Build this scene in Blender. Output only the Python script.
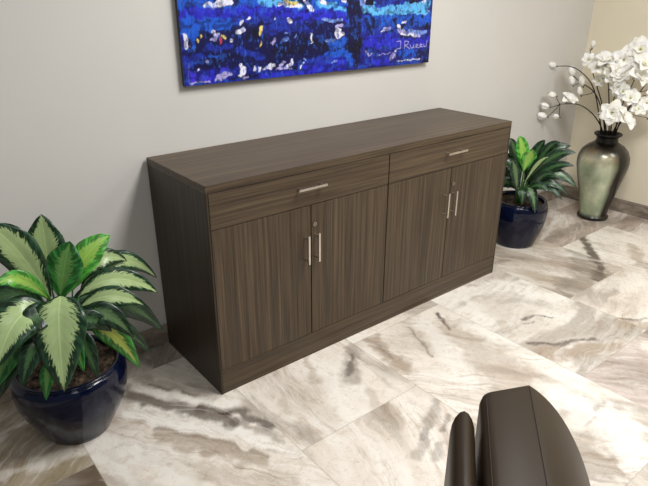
import bpy, bmesh, math, random
import numpy as np
from mathutils import Vector, Matrix, Quaternion
random.seed(7)
C = bpy.context.scene.collection
for o in list(bpy.data.objects): bpy.data.objects.remove(o)

# ---- measured scene data (metres; x along the cabinet, y towards the back wall, z up) ----
CAM = {'loc':[-0.896,-1.777,1.524],'R':[0.77811,-0.62813,0.00175],'U':[0.24755,0.30922,0.91821],'F':[0.57729,0.71403,-0.3961],'f':578.74}
STROKES = [('d',0.014,0.8,[[-0.198,0.262],[-0.109,0.113],[-0.041,-0.016]]),('g',0.02,0.6,[[-0.074,-0.076],[-0.006,-0.227],[0.039,-0.395]]),('w',0.015,0.8,[[-0.304,0.163],[-0.137,-0.071],[-0.012,-0.272]]),('d',0.012,0.6,[[-0.283,-0.026],[-0.166,-0.203],[-0.037,-0.41]]),('d',0.035,0.75,[[-0.306,0.263],[-0.142,-0.014],[-0.051,-0.169]]),('g',0.03,0.5,[[-0.213,0.31],[-0.087,0.121],[-0.025,0.012]]),('d',0.03,0.8,[[-0.103,-0.014],[0.0,-0.143],[0.057,-0.27]]),('t',0.04,0.8,[[-0.298,-0.069],[-0.189,-0.224],[-0.065,-0.407]]),('d',0.012,0.5,[[-0.018,-0.381],[0.052,-0.47]]),('w',0.03,0.9,[[-0.341,0.123],[-0.183,-0.078],[-0.05,-0.296],[0.05,-0.449]]),('t',0.05,0.4,[[-0.381,-0.159],[-0.202,-0.41],[-0.047,-0.546]]),('w',0.03,0.7,[[-0.242,0.262],[-0.114,0.059],[-0.006,-0.076]]),('g',0.08,0.5,[[-0.151,0.596],[-0.066,0.453],[-0.029,0.226]]),('d',0.03,0.4,[[-0.167,0.534],[-0.113,0.35]]),('w',0.05,0.6,[[-0.484,0.052],[-0.398,-0.114],[-0.329,-0.29]]),('g',0.04,0.6,[[0.648,-0.078],[0.555,-0.176],[0.484,-0.277]]),('d',0.018,0.6,[[0.598,-0.121],[0.501,-0.218]]),('t',0.02,0.5,[[0.46,0.031],[0.419,-0.038],[0.353,-0.181]]),('t',0.02,0.4,[[0.217,-0.115],[0.145,-0.252]]),('t',0.03,0.45,[[0.497,-0.374],[0.463,-0.446]]),('g',0.02,0.55,[[0.681,-0.589],[0.609,-0.625],[0.531,-0.652]]),('d',0.012,0.5,[[0.508,-0.662],[0.462,-0.694]]),('g',0.02,0.5,[[0.471,-0.715],[0.374,-0.735]]),('t',0.03,0.5,[[0.477,-0.488],[0.441,-0.58]]),('d',0.01,0.5,[[0.621,-0.665],[0.55,-0.696]]),('g',0.02,0.5,[[0.48,-0.756],[0.419,-0.79]]),('t',0.05,0.9,[[0.781,-0.086],[0.733,-0.23],[0.72,-0.319]]),('d',0.012,0.35,[[0.76,-0.136],[0.725,-0.264]]),('d',0.008,0.6,[[0.988,-0.113],[0.947,-0.231],[0.894,-0.359]]),('d',0.012,0.9,[[1.211,-0.128],[1.173,-0.2],[1.141,-0.259]]),('t',0.12,0.55,[[1.149,-0.278],[1.102,-0.464],[1.002,-0.72]]),('t',0.08,0.4,[[1.062,-0.022],[0.952,-0.29]]),('w',0.05,0.6,[[1.086,-0.131],[0.975,-0.361],[0.853,-0.6]]),('w',0.06,0.7,[[1.237,-0.313],[1.262,-0.571],[1.227,-0.874]]),('d',0.01,0.7,[[1.491,-0.417],[1.577,-0.448],[1.636,-0.509]]),('d',0.008,0.6,[[1.456,-0.452],[1.504,-0.478]]),('d',0.018,0.75,[[1.335,-0.576],[1.413,-0.66],[1.526,-0.707],[1.605,-0.759]]),('t',0.06,0.9,[[1.28,-0.648],[1.406,-0.739],[1.626,-0.841]]),('g',0.03,0.3,[[1.579,-0.233],[1.729,-0.381]]),('t',0.03,0.4,[[1.386,-0.371],[1.329,-0.481]]),('d',0.012,0.8,[[1.887,-0.697],[1.909,-0.753],[2.011,-0.822]]),('t',0.05,0.7,[[1.86,-0.751],[1.939,-0.864]]),('r',0.03,0.5,[[1.721,-0.886],[1.613,-0.976],[1.574,-1.024]]),('w',0.1,0.9,[[1.09,-0.876],[1.103,-1.119],[0.93,-1.274]]),('g',0.008,0.5,[[1.103,-1.007],[1.188,-1.004]]),('g',0.006,0.4,[[1.007,-1.042],[1.064,-1.036]]),('d',0.03,0.85,[[2.811,0.004],[2.687,-0.121],[2.519,-0.253],[2.399,-0.38],[2.22,-0.442]]),('g',0.09,0.6,[[2.547,-0.156],[2.251,-0.383],[1.983,-0.409]]),('w',0.02,0.8,[[2.835,-0.084],[2.618,-0.253],[2.454,-0.389]]),('r',0.06,0.4,[[2.382,-0.064],[2.184,-0.243]]),('g',0.05,0.35,[[1.973,-0.355],[2.08,-0.329]]),('t',0.05,0.6,[[2.876,-0.337],[2.695,-0.471]]),('g',0.03,0.4,[[2.665,-0.484],[2.569,-0.587]]),('w',0.08,0.5,[[2.173,-0.484],[2.415,-0.598]]),('g',0.05,0.6,[[2.546,0.057],[2.918,0.087],[3.134,0.015]]),('w',0.02,0.6,[[2.493,0.099],[3.04,0.275]]),('g',0.06,0.5,[[3.134,0.015],[3.387,-0.083],[3.408,-0.204]]),('t',0.03,0.5,[[1.817,-0.199],[1.83,-0.287]]),('w',0.07,0.9,[[1.326,-0.03],[1.728,-0.127],[1.833,-0.437]]),('g',0.03,0.6,[[1.969,0.074],[2.052,0.045]]),('w',0.012,0.7,[[-0.81,0.262],[-0.725,0.315],[-0.657,0.332]]),('w',0.03,0.5,[[-0.717,0.051],[-0.622,0.066],[-0.536,0.028]]),('g',0.04,0.5,[[-0.754,0.374],[-0.686,0.215],[-0.636,0.141]]),('g',0.03,0.4,[[-0.801,0.148],[-0.702,0.15]]),('w',0.02,0.4,[[-0.814,0.083],[-0.687,0.075]]),('w',0.015,0.5,[[-0.524,-0.012],[-0.481,-0.138],[-0.462,-0.267]])]
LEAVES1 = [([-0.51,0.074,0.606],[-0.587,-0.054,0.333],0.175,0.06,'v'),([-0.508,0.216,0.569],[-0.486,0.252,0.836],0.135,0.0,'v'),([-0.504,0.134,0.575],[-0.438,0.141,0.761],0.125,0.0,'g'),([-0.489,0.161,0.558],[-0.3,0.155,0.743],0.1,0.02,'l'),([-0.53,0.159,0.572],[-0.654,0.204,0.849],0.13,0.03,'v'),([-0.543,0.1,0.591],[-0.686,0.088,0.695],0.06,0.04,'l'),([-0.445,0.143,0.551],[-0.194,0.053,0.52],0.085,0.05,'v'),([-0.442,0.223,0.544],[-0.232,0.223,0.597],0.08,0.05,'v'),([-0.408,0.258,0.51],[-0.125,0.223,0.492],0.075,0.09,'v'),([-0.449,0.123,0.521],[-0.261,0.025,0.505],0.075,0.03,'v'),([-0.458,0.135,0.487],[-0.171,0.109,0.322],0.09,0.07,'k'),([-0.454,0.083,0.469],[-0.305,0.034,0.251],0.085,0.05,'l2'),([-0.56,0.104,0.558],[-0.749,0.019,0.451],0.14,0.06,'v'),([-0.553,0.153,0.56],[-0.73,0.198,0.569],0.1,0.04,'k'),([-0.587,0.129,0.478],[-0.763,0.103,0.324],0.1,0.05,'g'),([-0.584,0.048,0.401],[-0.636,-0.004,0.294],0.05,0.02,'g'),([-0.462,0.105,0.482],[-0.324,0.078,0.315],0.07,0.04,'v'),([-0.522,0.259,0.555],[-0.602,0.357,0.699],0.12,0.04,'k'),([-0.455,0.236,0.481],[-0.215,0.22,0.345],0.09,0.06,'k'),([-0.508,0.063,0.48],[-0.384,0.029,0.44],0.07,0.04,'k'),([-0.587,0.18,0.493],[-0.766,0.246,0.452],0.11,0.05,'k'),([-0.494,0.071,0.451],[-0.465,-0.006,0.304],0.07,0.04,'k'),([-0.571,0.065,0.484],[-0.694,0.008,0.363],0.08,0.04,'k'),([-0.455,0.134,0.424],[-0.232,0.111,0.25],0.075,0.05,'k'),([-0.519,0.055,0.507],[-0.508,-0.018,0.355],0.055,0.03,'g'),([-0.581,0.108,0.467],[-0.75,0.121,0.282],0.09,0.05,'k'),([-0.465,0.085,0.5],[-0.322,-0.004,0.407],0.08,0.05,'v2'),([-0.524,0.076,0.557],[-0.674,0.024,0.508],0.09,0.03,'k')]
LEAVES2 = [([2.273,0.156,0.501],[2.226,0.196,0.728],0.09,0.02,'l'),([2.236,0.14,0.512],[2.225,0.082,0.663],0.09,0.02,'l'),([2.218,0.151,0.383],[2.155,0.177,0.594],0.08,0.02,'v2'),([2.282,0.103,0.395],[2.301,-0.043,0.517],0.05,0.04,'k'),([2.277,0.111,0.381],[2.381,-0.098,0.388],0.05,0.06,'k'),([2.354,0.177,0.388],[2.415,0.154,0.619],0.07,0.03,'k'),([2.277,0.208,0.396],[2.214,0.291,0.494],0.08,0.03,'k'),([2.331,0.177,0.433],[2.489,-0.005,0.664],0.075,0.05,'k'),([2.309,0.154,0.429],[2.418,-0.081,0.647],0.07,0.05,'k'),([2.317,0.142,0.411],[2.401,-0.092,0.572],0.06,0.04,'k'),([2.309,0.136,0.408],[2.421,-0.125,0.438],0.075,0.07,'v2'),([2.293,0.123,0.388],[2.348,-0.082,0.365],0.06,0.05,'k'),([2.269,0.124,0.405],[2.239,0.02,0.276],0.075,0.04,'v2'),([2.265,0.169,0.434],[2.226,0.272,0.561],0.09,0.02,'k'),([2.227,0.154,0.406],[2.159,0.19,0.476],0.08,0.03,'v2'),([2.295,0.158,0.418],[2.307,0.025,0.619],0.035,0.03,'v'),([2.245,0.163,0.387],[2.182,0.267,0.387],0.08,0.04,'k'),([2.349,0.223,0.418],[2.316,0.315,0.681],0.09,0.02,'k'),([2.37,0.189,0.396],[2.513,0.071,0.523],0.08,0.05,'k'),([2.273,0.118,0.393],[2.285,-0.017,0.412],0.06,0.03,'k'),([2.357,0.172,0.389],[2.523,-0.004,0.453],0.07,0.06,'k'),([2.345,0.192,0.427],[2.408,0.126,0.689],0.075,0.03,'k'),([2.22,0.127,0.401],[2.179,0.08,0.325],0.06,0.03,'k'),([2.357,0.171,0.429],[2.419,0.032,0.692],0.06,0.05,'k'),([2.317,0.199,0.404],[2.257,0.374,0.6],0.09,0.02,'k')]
BRANCHES = [([[3.194,0.153,0.583],[3.177,0.19,0.742],[3.143,0.262,0.943],[3.089,0.377,1.05],[3.038,0.485,1.057]],[([3.036,0.491,1.057],0.045,'b')]),([[3.199,0.141,0.585],[3.158,0.198,0.722],[3.096,0.299,0.806],[3.029,0.412,0.804]],[([3.005,0.438,0.859],0.05,'b'),([2.982,0.465,0.781],0.05,'b'),([2.989,0.473,0.708],0.055,'b'),([3.047,0.373,0.829],0.065,'o'),([3.023,0.4,0.715],0.035,'b')]),([[3.202,0.136,0.585],[3.188,0.178,0.764],[3.161,0.248,0.895],[3.122,0.341,0.956],[3.101,0.399,1.006]],[([3.105,0.391,0.993],0.05,'b'),([3.109,0.382,0.932],0.045,'b'),([3.137,0.322,0.93],0.045,'b'),([3.118,0.315,0.87],0.04,'b')]),([[3.207,0.124,0.587],[3.195,0.191,0.81],[3.165,0.292,1.039],[3.164,0.334,1.181]],[([3.165,0.333,1.102],0.05,'o'),([3.179,0.327,1.181],0.035,'b'),([3.196,0.243,0.96],0.05,'o')]),([[3.213,0.113,0.588],[3.201,0.138,0.782],[3.183,0.177,0.982],[3.169,0.207,1.099]],[([3.152,0.196,1.088],0.085,'o'),([3.158,0.135,1.041],0.075,'o'),([3.126,0.179,1.0],0.07,'o'),([3.186,0.1,0.937],0.06,'o'),([3.13,0.242,1.059],0.06,'o')]),([[3.218,0.101,0.589],[3.221,0.127,0.781],[3.233,0.132,0.982],[3.25,0.129,1.126]],[([3.214,0.11,1.117],0.09,'o'),([3.247,0.088,1.193],0.05,'b'),([3.196,0.101,1.022],0.07,'o')]),([[3.223,0.09,0.591],[3.194,0.074,0.654],[3.17,0.047,0.717],[3.135,0.043,0.749]],[([3.083,0.059,0.787],0.085,'o'),([3.104,-0.009,0.734],0.09,'o'),([3.071,0.086,0.744],0.06,'o')]),([[3.226,0.084,0.591],[3.221,0.072,0.789],[3.229,0.031,0.961],[3.231,0.003,1.073]],[([3.194,0.012,1.011],0.1,'o'),([3.217,-0.014,1.089],0.08,'o'),([3.249,0.035,1.184],0.08,'o'),([3.26,-0.105,0.757],0.05,'b'),([3.171,0.061,0.917],0.06,'o'),([3.263,-0.065,0.936],0.07,'o')]),([[3.229,0.078,0.592],[3.221,0.048,0.738],[3.224,-0.005,0.867],[3.233,-0.071,0.907]],[([3.156,-0.001,0.88],0.065,'o'),([3.202,-0.054,0.809],0.06,'o'),([3.247,-0.078,0.847],0.06,'o')]),([[3.226,0.084,0.591],[3.261,0.05,0.753],[3.311,-0.019,0.959],[3.359,-0.083,1.072]],[([3.327,-0.062,1.027],0.09,'o'),([3.361,-0.086,1.11],0.08,'o'),([3.352,0.004,1.129],0.06,'b')])]
PAINT = [((0.01,0.1,0.62),0.0273,[[0.2067,1.4843],[0.5793,1.4851]]),((0.002,0.002,0.015),0.0136,[[0.3623,1.4942],[0.4609,1.4937]]),((0.75,0.75,0.9),0.01,[[0.3156,1.4796],[0.3752,1.4828]]),((0.75,0.75,0.9),0.0114,[[0.3755,1.4866],[0.4323,1.4938]]),((0.2,0.33,0.8),0.0068,[[0.3198,1.4758],[0.3555,1.4679]]),((0.02,0.02,0.55),0.0273,[[0.2193,1.4402],[0.5777,1.4532],[1.0622,1.4326]]),((0.01,0.1,0.62),0.0273,[[0.2163,1.4106],[0.4497,1.4003]]),((0.01,0.1,0.62),0.0182,[[0.2402,1.3874],[0.4344,1.3889]]),((0.012,0.03,0.36),0.0136,[[0.4511,1.42],[0.7359,1.4133]]),((0.003,0.003,0.05),0.0455,[[0.2706,1.3326],[0.5722,1.3435],[1.0318,1.3612]]),((0.003,0.003,0.05),0.0455,[[0.2656,1.2781],[0.5687,1.2725],[1.0335,1.2599]]),((0.003,0.003,0.05),0.0318,[[0.4479,1.3725],[0.5842,1.376]]),((0.012,0.03,0.36),0.0136,[[0.3003,1.3077],[0.4196,1.3176]]),((0.012,0.03,0.36),0.0136,[[0.4577,1.2994],[0.579,1.2677]]),((0.012,0.03,0.36),0.0182,[[0.5999,1.3755],[0.7352,1.3838]]),((0.012,0.03,0.36),0.0136,[[0.763,1.3787],[0.849,1.3673]]),((0.002,0.002,0.015),0.0182,[[0.7904,1.3259],[1.0655,1.2769]]),((0.002,0.002,0.015),0.0227,[[0.6496,1.2893],[0.7897,1.2864]]),((0.012,0.03,0.36),0.0227,[[0.2281,1.2647],[0.2746,1.2775]]),((0.01,0.1,0.62),0.0159,[[0.2172,1.3768],[0.2564,1.3716]]),((0.75,0.75,0.9),0.0109,[[0.2208,1.3691],[0.2206,1.3234]]),((0.01,0.1,0.62),0.0091,[[0.246,1.3567],[0.2475,1.3259]]),((0.01,0.1,0.62),0.0045,[[0.3118,1.2793],[0.3587,1.2765]]),((0.75,0.75,0.9),0.0041,[[0.3008,1.26],[0.31,1.2594]]),((0.75,0.75,0.9),0.0036,[[0.2661,1.2344],[0.2657,1.2304]]),((0.75,0.6,0.15),0.005,[[0.2676,1.3482],[0.2717,1.3441]]),((0.75,0.6,0.15),0.0036,[[0.2825,1.363],[0.2863,1.3551]]),((0.5,0.05,0.08),0.0055,[[0.3782,1.3434],[0.3779,1.3395]]),((0.75,0.6,0.15),0.0045,[[0.3842,1.359],[0.3982,1.3545]]),((0.75,0.75,0.9),0.0059,[[0.4213,1.3416],[0.4262,1.3414]]),((0.75,0.75,0.9),0.0064,[[0.3433,1.3762],[0.3506,1.3525]]),((0.42,0.38,0.72),0.0055,[[0.3656,1.3637],[0.336,1.3452]]),((0.75,0.75,0.9),0.0091,[[0.4623,1.368],[0.488,1.3832]]),((0.75,0.75,0.9),0.0055,[[0.4794,1.4034],[0.4848,1.4112]]),((0.75,0.75,0.9),0.005,[[0.5103,1.4225],[0.5155,1.4264]]),((0.002,0.002,0.015),0.0182,[[0.5209,1.3455],[0.5529,1.3689]]),((0.75,0.6,0.15),0.0068,[[0.5784,1.3639],[0.5846,1.3842]]),((0.75,0.6,0.15),0.0036,[[0.577,1.335],[0.5706,1.3103]]),((0.75,0.75,0.9),0.0041,[[0.6491,1.4153],[0.6493,1.4194]]),((0.75,0.75,0.9),0.0064,[[0.7251,1.4219],[0.7414,1.4089]]),((0.2,0.33,0.8),0.0073,[[0.6947,1.3257],[0.7171,1.3333]]),((0.2,0.33,0.8),0.0045,[[0.7622,1.3401],[0.768,1.3485]]),((0.42,0.38,0.72),0.0055,[[0.6346,1.3199],[0.6516,1.3402]]),((0.2,0.33,0.8),0.0041,[[0.7068,1.3593],[0.7178,1.3589]]),((0.75,0.75,0.9),0.0045,[[0.8548,1.354],[0.8604,1.3229]]),((0.75,0.75,0.9),0.0027,[[0.8485,1.3101],[0.8663,1.3138]]),((0.12,0.5,0.9),0.0182,[[0.5899,1.4929],[0.7932,1.4793]]),((0.75,0.75,0.9),0.0073,[[0.6727,1.4763],[0.7931,1.471]]),((0.75,0.6,0.15),0.0082,[[0.7108,1.4922],[0.7709,1.4836]]),((0.002,0.002,0.015),0.0136,[[0.7935,1.4959],[0.8384,1.462]]),((0.75,0.75,0.9),0.0082,[[0.8161,1.4958],[0.8385,1.4705],[0.8615,1.4575]]),((0.01,0.1,0.62),0.0273,[[0.8792,1.4871],[1.0424,1.4772]]),((0.12,0.5,0.9),0.0136,[[0.8967,1.4827],[0.999,1.4732]]),((0.75,0.75,0.9),0.0068,[[0.9085,1.4911],[0.9442,1.4823]]),((0.12,0.5,0.9),0.0091,[[0.9992,1.4557],[1.0618,1.4504]]),((0.2,0.33,0.8),0.0073,[[0.9204,1.4177],[0.9813,1.3986],[1.0437,1.4061]]),((0.75,0.75,0.9),0.0073,[[1.0421,1.4904],[1.0674,1.4858]]),((0.02,0.02,0.55),0.0136,[[0.8966,1.4398],[1.0623,1.4281]]),((0.75,0.75,0.9),0.0118,[[1.0129,1.3573],[1.0449,1.3426]]),((0.42,0.38,0.72),0.0073,[[1.0002,1.3758],[1.0506,1.3788]]),((0.75,0.75,0.9),0.0082,[[1.0259,1.3341],[1.0068,1.344]]),((0.01,0.1,0.62),0.0205,[[0.9698,1.2955],[1.0584,1.3052]]),((0.2,0.33,0.8),0.0091,[[0.9449,1.3148],[1.0009,1.3169]]),((0.01,0.1,0.62),0.0227,[[0.9576,1.2502],[1.0987,1.2564]]),((0.02,0.02,0.55),0.0227,[[0.8177,1.2087],[1.0997,1.2182]]),((0.2,0.33,0.8),0.0055,[[0.9831,1.2115],[1.0085,1.2145]]),((0.05,0.03,0.65),0.0182,[[0.2313,1.2049],[0.3037,1.1869]]),((0.05,0.03,0.65),0.0136,[[0.2392,1.1922],[0.3219,1.1772]]),((0.42,0.38,0.72),0.0045,[[0.2199,1.1818],[0.3124,1.178]]),((0.75,0.75,0.9),0.0036,[[0.2184,1.2575],[0.2158,1.1861]]),((0.42,0.38,0.72),0.0159,[[0.3518,1.1912],[0.3924,1.2129]]),((0.42,0.38,0.72),0.01,[[0.3814,1.1972],[0.4117,1.2073]]),((0.05,0.03,0.65),0.0091,[[0.3743,1.2308],[0.4126,1.2198]]),((0.02,0.02,0.55),0.0091,[[0.3253,1.2179],[0.3273,1.185]]),((0.75,0.75,0.9),0.0118,[[0.4612,1.1994],[0.4826,1.2147]]),((0.75,0.75,0.9),0.0055,[[0.4637,1.237],[0.4676,1.22]]),((0.42,0.38,0.72),0.0068,[[0.4756,1.1855],[0.4963,1.1882]]),((0.75,0.75,0.9),0.0073,[[0.534,1.211],[0.5397,1.2191]]),((0.75,0.75,0.9),0.0064,[[0.56,1.2048],[0.5661,1.2216]]),((0.75,0.75,0.9),0.0073,[[0.5869,1.2115],[0.6199,1.2265]]),((0.75,0.75,0.9),0.0082,[[0.6088,1.2186],[0.6417,1.225]]),((0.42,0.38,0.72),0.0073,[[0.6745,1.2184],[0.6974,1.2345]]),((0.75,0.75,0.9),0.0105,[[0.7135,1.2113],[0.7425,1.2316]]),((0.42,0.38,0.72),0.0045,[[0.6519,1.2068],[0.7417,1.2004]]),((0.75,0.75,0.9),0.0045,[[0.7881,1.2016],[0.8061,1.223]]),((0.2,0.33,0.8),0.0041,[[0.8123,1.2451],[0.824,1.2354]]),((0.012,0.03,0.36),0.0182,[[0.8476,1.2248],[0.9703,1.2263]]),((0.012,0.03,0.36),0.0114,[[0.2643,1.1657],[1.0679,1.1627]]),((0.02,0.02,0.55),0.0091,[[0.5642,1.1828],[1.0676,1.1772]]),((0.2,0.33,0.8),0.0227,[[1.1773,1.4851],[1.2388,1.4572]]),((0.12,0.5,0.9),0.0227,[[1.1983,1.4576],[1.4009,1.4504],[1.6503,1.4671]]),((0.12,0.5,0.9),0.0136,[[1.2399,1.434],[1.3811,1.4221]]),((0.75,0.75,0.9),0.0068,[[1.1903,1.4895],[1.2236,1.4939]]),((0.012,0.03,0.36),0.0091,[[1.2589,1.4661],[1.3629,1.4792]]),((0.002,0.002,0.015),0.0091,[[1.5097,1.4781],[1.554,1.4923]]),((0.75,0.75,0.9),0.0064,[[1.6092,1.4822],[1.6239,1.492]]),((0.75,0.75,0.9),0.0068,[[1.6312,1.4224],[1.6622,1.432]]),((0.12,0.5,0.9),0.01,[[1.4386,1.4355],[1.6541,1.4321]]),((0.01,0.1,0.62),0.0273,[[1.2146,1.3927],[1.4046,1.3976],[1.6585,1.3916]]),((0.012,0.03,0.36),0.0182,[[1.2299,1.3547],[1.4081,1.3488]]),((0.002,0.002,0.015),0.0136,[[1.2415,1.4014],[1.2497,1.373]]),((0.002,0.002,0.015),0.0136,[[1.5391,1.4043],[1.5264,1.3749]]),((0.002,0.002,0.015),0.0114,[[1.4046,1.3976],[1.4148,1.3584]]),((0.002,0.002,0.015),0.0073,[[1.6084,1.4129],[1.6174,1.4027]]),((0.75,0.75,0.9),0.0064,[[1.4576,1.3817],[1.4874,1.3858]]),((0.75,0.75,0.9),0.0045,[[1.307,1.3474],[1.3419,1.3607]]),((0.42,0.38,0.72),0.0055,[[1.3284,1.3466],[1.3708,1.3598]]),((0.002,0.002,0.015),0.0068,[[1.3431,1.3413],[1.386,1.3496]]),((0.75,0.75,0.9),0.0055,[[1.4289,1.3678],[1.4596,1.357]]),((0.002,0.002,0.015),0.0068,[[1.4592,1.362],[1.4886,1.371]]),((0.42,0.38,0.72),0.0082,[[1.4304,1.3481],[1.5231,1.325],[1.6022,1.3169]]),((0.2,0.33,0.8),0.0109,[[1.5064,1.3406],[1.6489,1.3306]]),((0.75,0.75,0.9),0.0045,[[1.454,1.3325],[1.5709,1.313]]),((0.002,0.002,0.015),0.0091,[[1.6386,1.3515],[1.6607,1.3712]]),((0.02,0.02,0.55),0.0273,[[1.2187,1.2981],[1.4109,1.3093]]),((0.02,0.02,0.55),0.0182,[[1.2332,1.283],[1.6697,1.2884]]),((0.012,0.03,0.36),0.0227,[[1.2365,1.2097],[1.3437,1.2131]]),((0.02,0.02,0.55),0.0182,[[1.2511,1.1989],[1.3671,1.1914]]),((0.012,0.03,0.36),0.0182,[[1.4538,1.2371],[1.6754,1.2356]]),((0.003,0.003,0.05),0.0227,[[1.5958,1.2189],[1.6765,1.2249]]),((0.01,0.1,0.62),0.0136,[[1.4545,1.2268],[1.5469,1.232]]),((0.42,0.38,0.72),0.0032,[[1.2065,1.2602],[1.2286,1.2298],[1.2492,1.2384]]),((0.42,0.38,0.72),0.0023,[[1.2921,1.231],[1.3789,1.2361]]),((0.42,0.38,0.72),0.0136,[[1.3881,1.2104],[1.4098,1.2192]]),((0.75,0.75,0.9),0.0055,[[1.4156,1.2442],[1.4231,1.2438]]),((0.75,0.75,0.9),0.0032,[[1.4344,1.1923],[1.6141,1.1968]]),((0.002,0.002,0.015),0.0409,[[1.1117,1.4944],[1.1222,1.3583],[1.125,1.2644]]),((0.002,0.002,0.015),0.0227,[[1.1503,1.3105],[1.1406,1.1963]]),((0.002,0.002,0.015),0.0136,[[1.072,1.2766],[1.1387,1.2542]]),((0.002,0.002,0.015),0.0136,[[1.2006,1.4024],[1.2446,1.3352]]),((0.01,0.1,0.62),0.0227,[[1.0862,1.2286],[1.0934,1.2042]]),((0.012,0.03,0.36),0.0136,[[0.2111,1.2736],[0.2076,1.1948]])]
SIGN = [[[1.4234,1.2914],[1.4533,1.2926],[1.456,1.2572],[1.4261,1.2537]],[[1.4837,1.2913],[1.4866,1.2557]],[[1.4837,1.2913],[1.5148,1.2874],[1.5083,1.2724],[1.4854,1.271],[1.5257,1.2511]],[[1.528,1.269],[1.5372,1.2531],[1.5564,1.2573],[1.5553,1.2702],[1.5609,1.2519]],[[1.5721,1.2591],[1.5913,1.266],[1.5748,1.2719],[1.5723,1.2565],[1.5965,1.2527]],[[1.6038,1.2602],[1.6232,1.267],[1.6067,1.2714],[1.6058,1.2559],[1.6283,1.2564]],[[1.6351,1.2691],[1.6389,1.2559],[1.6566,1.2576],[1.6615,1.2887]]]

# ---- camera ----
cd = bpy.data.cameras.new('camera'); cam = bpy.data.objects.new('camera', cd); C.objects.link(cam)
cd.sensor_width = 36; cd.lens = CAM['f'] / 648 * 36; cd.clip_start = .02
Rv, Uv, Fv = (Vector(CAM[k]) for k in 'RUF')
M = Matrix((Rv, Uv, -Fv)).transposed().to_4x4(); M.translation = Vector(CAM['loc'])
cam.matrix_world = M
bpy.context.scene.camera = cam

# ---- world, lights, exposure ----
w = bpy.data.worlds.new('world'); bpy.context.scene.world = w; w.use_nodes = True
w.node_tree.nodes['Background'].inputs[0].default_value = (.93, .96, 1, 1)
w.node_tree.nodes['Background'].inputs[1].default_value = .14
def area(name, loc, sx, sy, power, col=(1, .985, .965)):
    l = bpy.data.lights.new(name, 'AREA'); l.shape = 'RECTANGLE'; l.size = sx; l.size_y = sy
    l.energy = power; l.color = col
    o = bpy.data.objects.new(name, l); o.location = loc; C.objects.link(o); return o
area('ceiling_panel_light', (.95, -1.15, 2.72), .6, 1.2, 62)
area('ceiling_panel_light', (2.7, -1.9, 2.72), .6, 1.2, 26)
area('ceiling_panel_light', (-1.0, -1.9, 2.72), .6, 1.2, 13)
area('ceiling_panel_light', (.95, -3.5, 2.72), .6, 1.2, 14)
area('ceiling_panel_light', (-1.0, -3.9, 2.72), .6, 1.2, 6)
vs = bpy.context.scene.view_settings
vs.view_transform = 'Standard'; vs.look = 'None'; vs.exposure = 0.2; vs.gamma = 1

# ---- helpers ----
def link(name, me, parent=None):
    o = bpy.data.objects.new(name, me); C.objects.link(o)
    if parent is not None: o.parent = parent
    return o
def mesh(name, verts, faces, mat=None, parent=None, smooth=False):
    me = bpy.data.meshes.new(name); me.from_pydata([tuple(v) for v in verts], [], faces); me.update()
    if mat: me.materials.append(mat)
    if smooth: me.polygons.foreach_set('use_smooth', [True] * len(me.polygons))
    return link(name, me, parent)
def thing(name, label, cat, loc, rotz=0, group=None):
    o = bpy.data.objects.new(name, None); C.objects.link(o); o.empty_display_size = .1
    o.location = loc; o.rotation_euler = (0, 0, rotz); return tag(o, label, cat, group)
def tag(o, label, cat, group=None):
    o['label'] = label; o['category'] = cat
    if group: o['group'] = group
    return o
def struct(o): o['kind'] = 'structure'; return o
def bevel(o, w=.002, s=2, ang=35):
    b = o.modifiers.new('bevel', 'BEVEL'); b.width = w; b.segments = s; b.limit_method = 'ANGLE'; b.angle_limit = math.radians(ang)
    return o
class MB:
    def __init__(s): s.v = []; s.f = []
    def box(s, x0, x1, y0, y1, z0, z1):
        n = len(s.v)
        s.v += [(x0,y0,z0),(x1,y0,z0),(x1,y1,z0),(x0,y1,z0),(x0,y0,z1),(x1,y0,z1),(x1,y1,z1),(x0,y1,z1)]
        s.f += [tuple(n+i for i in q) for q in ((0,3,2,1),(4,5,6,7),(0,1,5,4),(1,2,6,5),(2,3,7,6),(3,0,4,7))]
        return s
    def tube(s, pts, r, seg=8, caps=True):
        pts = [Vector(p) for p in pts]; n0 = len(s.v); rr = r if isinstance(r, (list, tuple)) else [r] * len(pts)
        prev = None
        for i, p in enumerate(pts):
            t = (pts[min(i+1, len(pts)-1)] - pts[max(i-1, 0)]).normalized()
            if prev is None: a = t.orthogonal().normalized()
            else: a = (prev - t * prev.dot(t)).normalized()
            prev = a; b = t.cross(a)
            for k in range(seg):
                th = 2*math.pi*k/seg; s.v.append(tuple(p + (a*math.cos(th) + b*math.sin(th)) * rr[i]))
        for i in range(len(pts)-1):
            for k in range(seg):
                k2 = (k+1) % seg; A = n0 + i*seg; B = A + seg
                s.f.append((A+k, A+k2, B+k2, B+k))
        if caps:
            s.f.append(tuple(n0+k for k in reversed(range(seg)))); e = n0+(len(pts)-1)*seg
            s.f.append(tuple(e+k for k in range(seg)))
        return s
    def lathe(s, prof, seg=48, c=(0,0,0)):
        n0 = len(s.v)
        for r, z in prof:
            for k in range(seg):
                th = 2*math.pi*k/seg; s.v.append((c[0]+r*math.cos(th), c[1]+r*math.sin(th), c[2]+z))
        for i in range(len(prof)-1):
            for k in range(seg):
                k2 = (k+1) % seg; A = n0+i*seg; B = A+seg
                s.f.append((A+k, A+k2, B+k2, B+k))
        s.f.append(tuple(n0+k for k in reversed(range(seg)))); e = n0+(len(prof)-1)*seg
        s.f.append(tuple(e+k for k in range(seg)))
        return s
    def build(s, name, mat, parent=None, smooth=False): return mesh(name, s.v, s.f, mat, parent, smooth)
def bez(a, b, c, t): return a*(1-t)**2 + b*2*t*(1-t) + c*t*t
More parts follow.
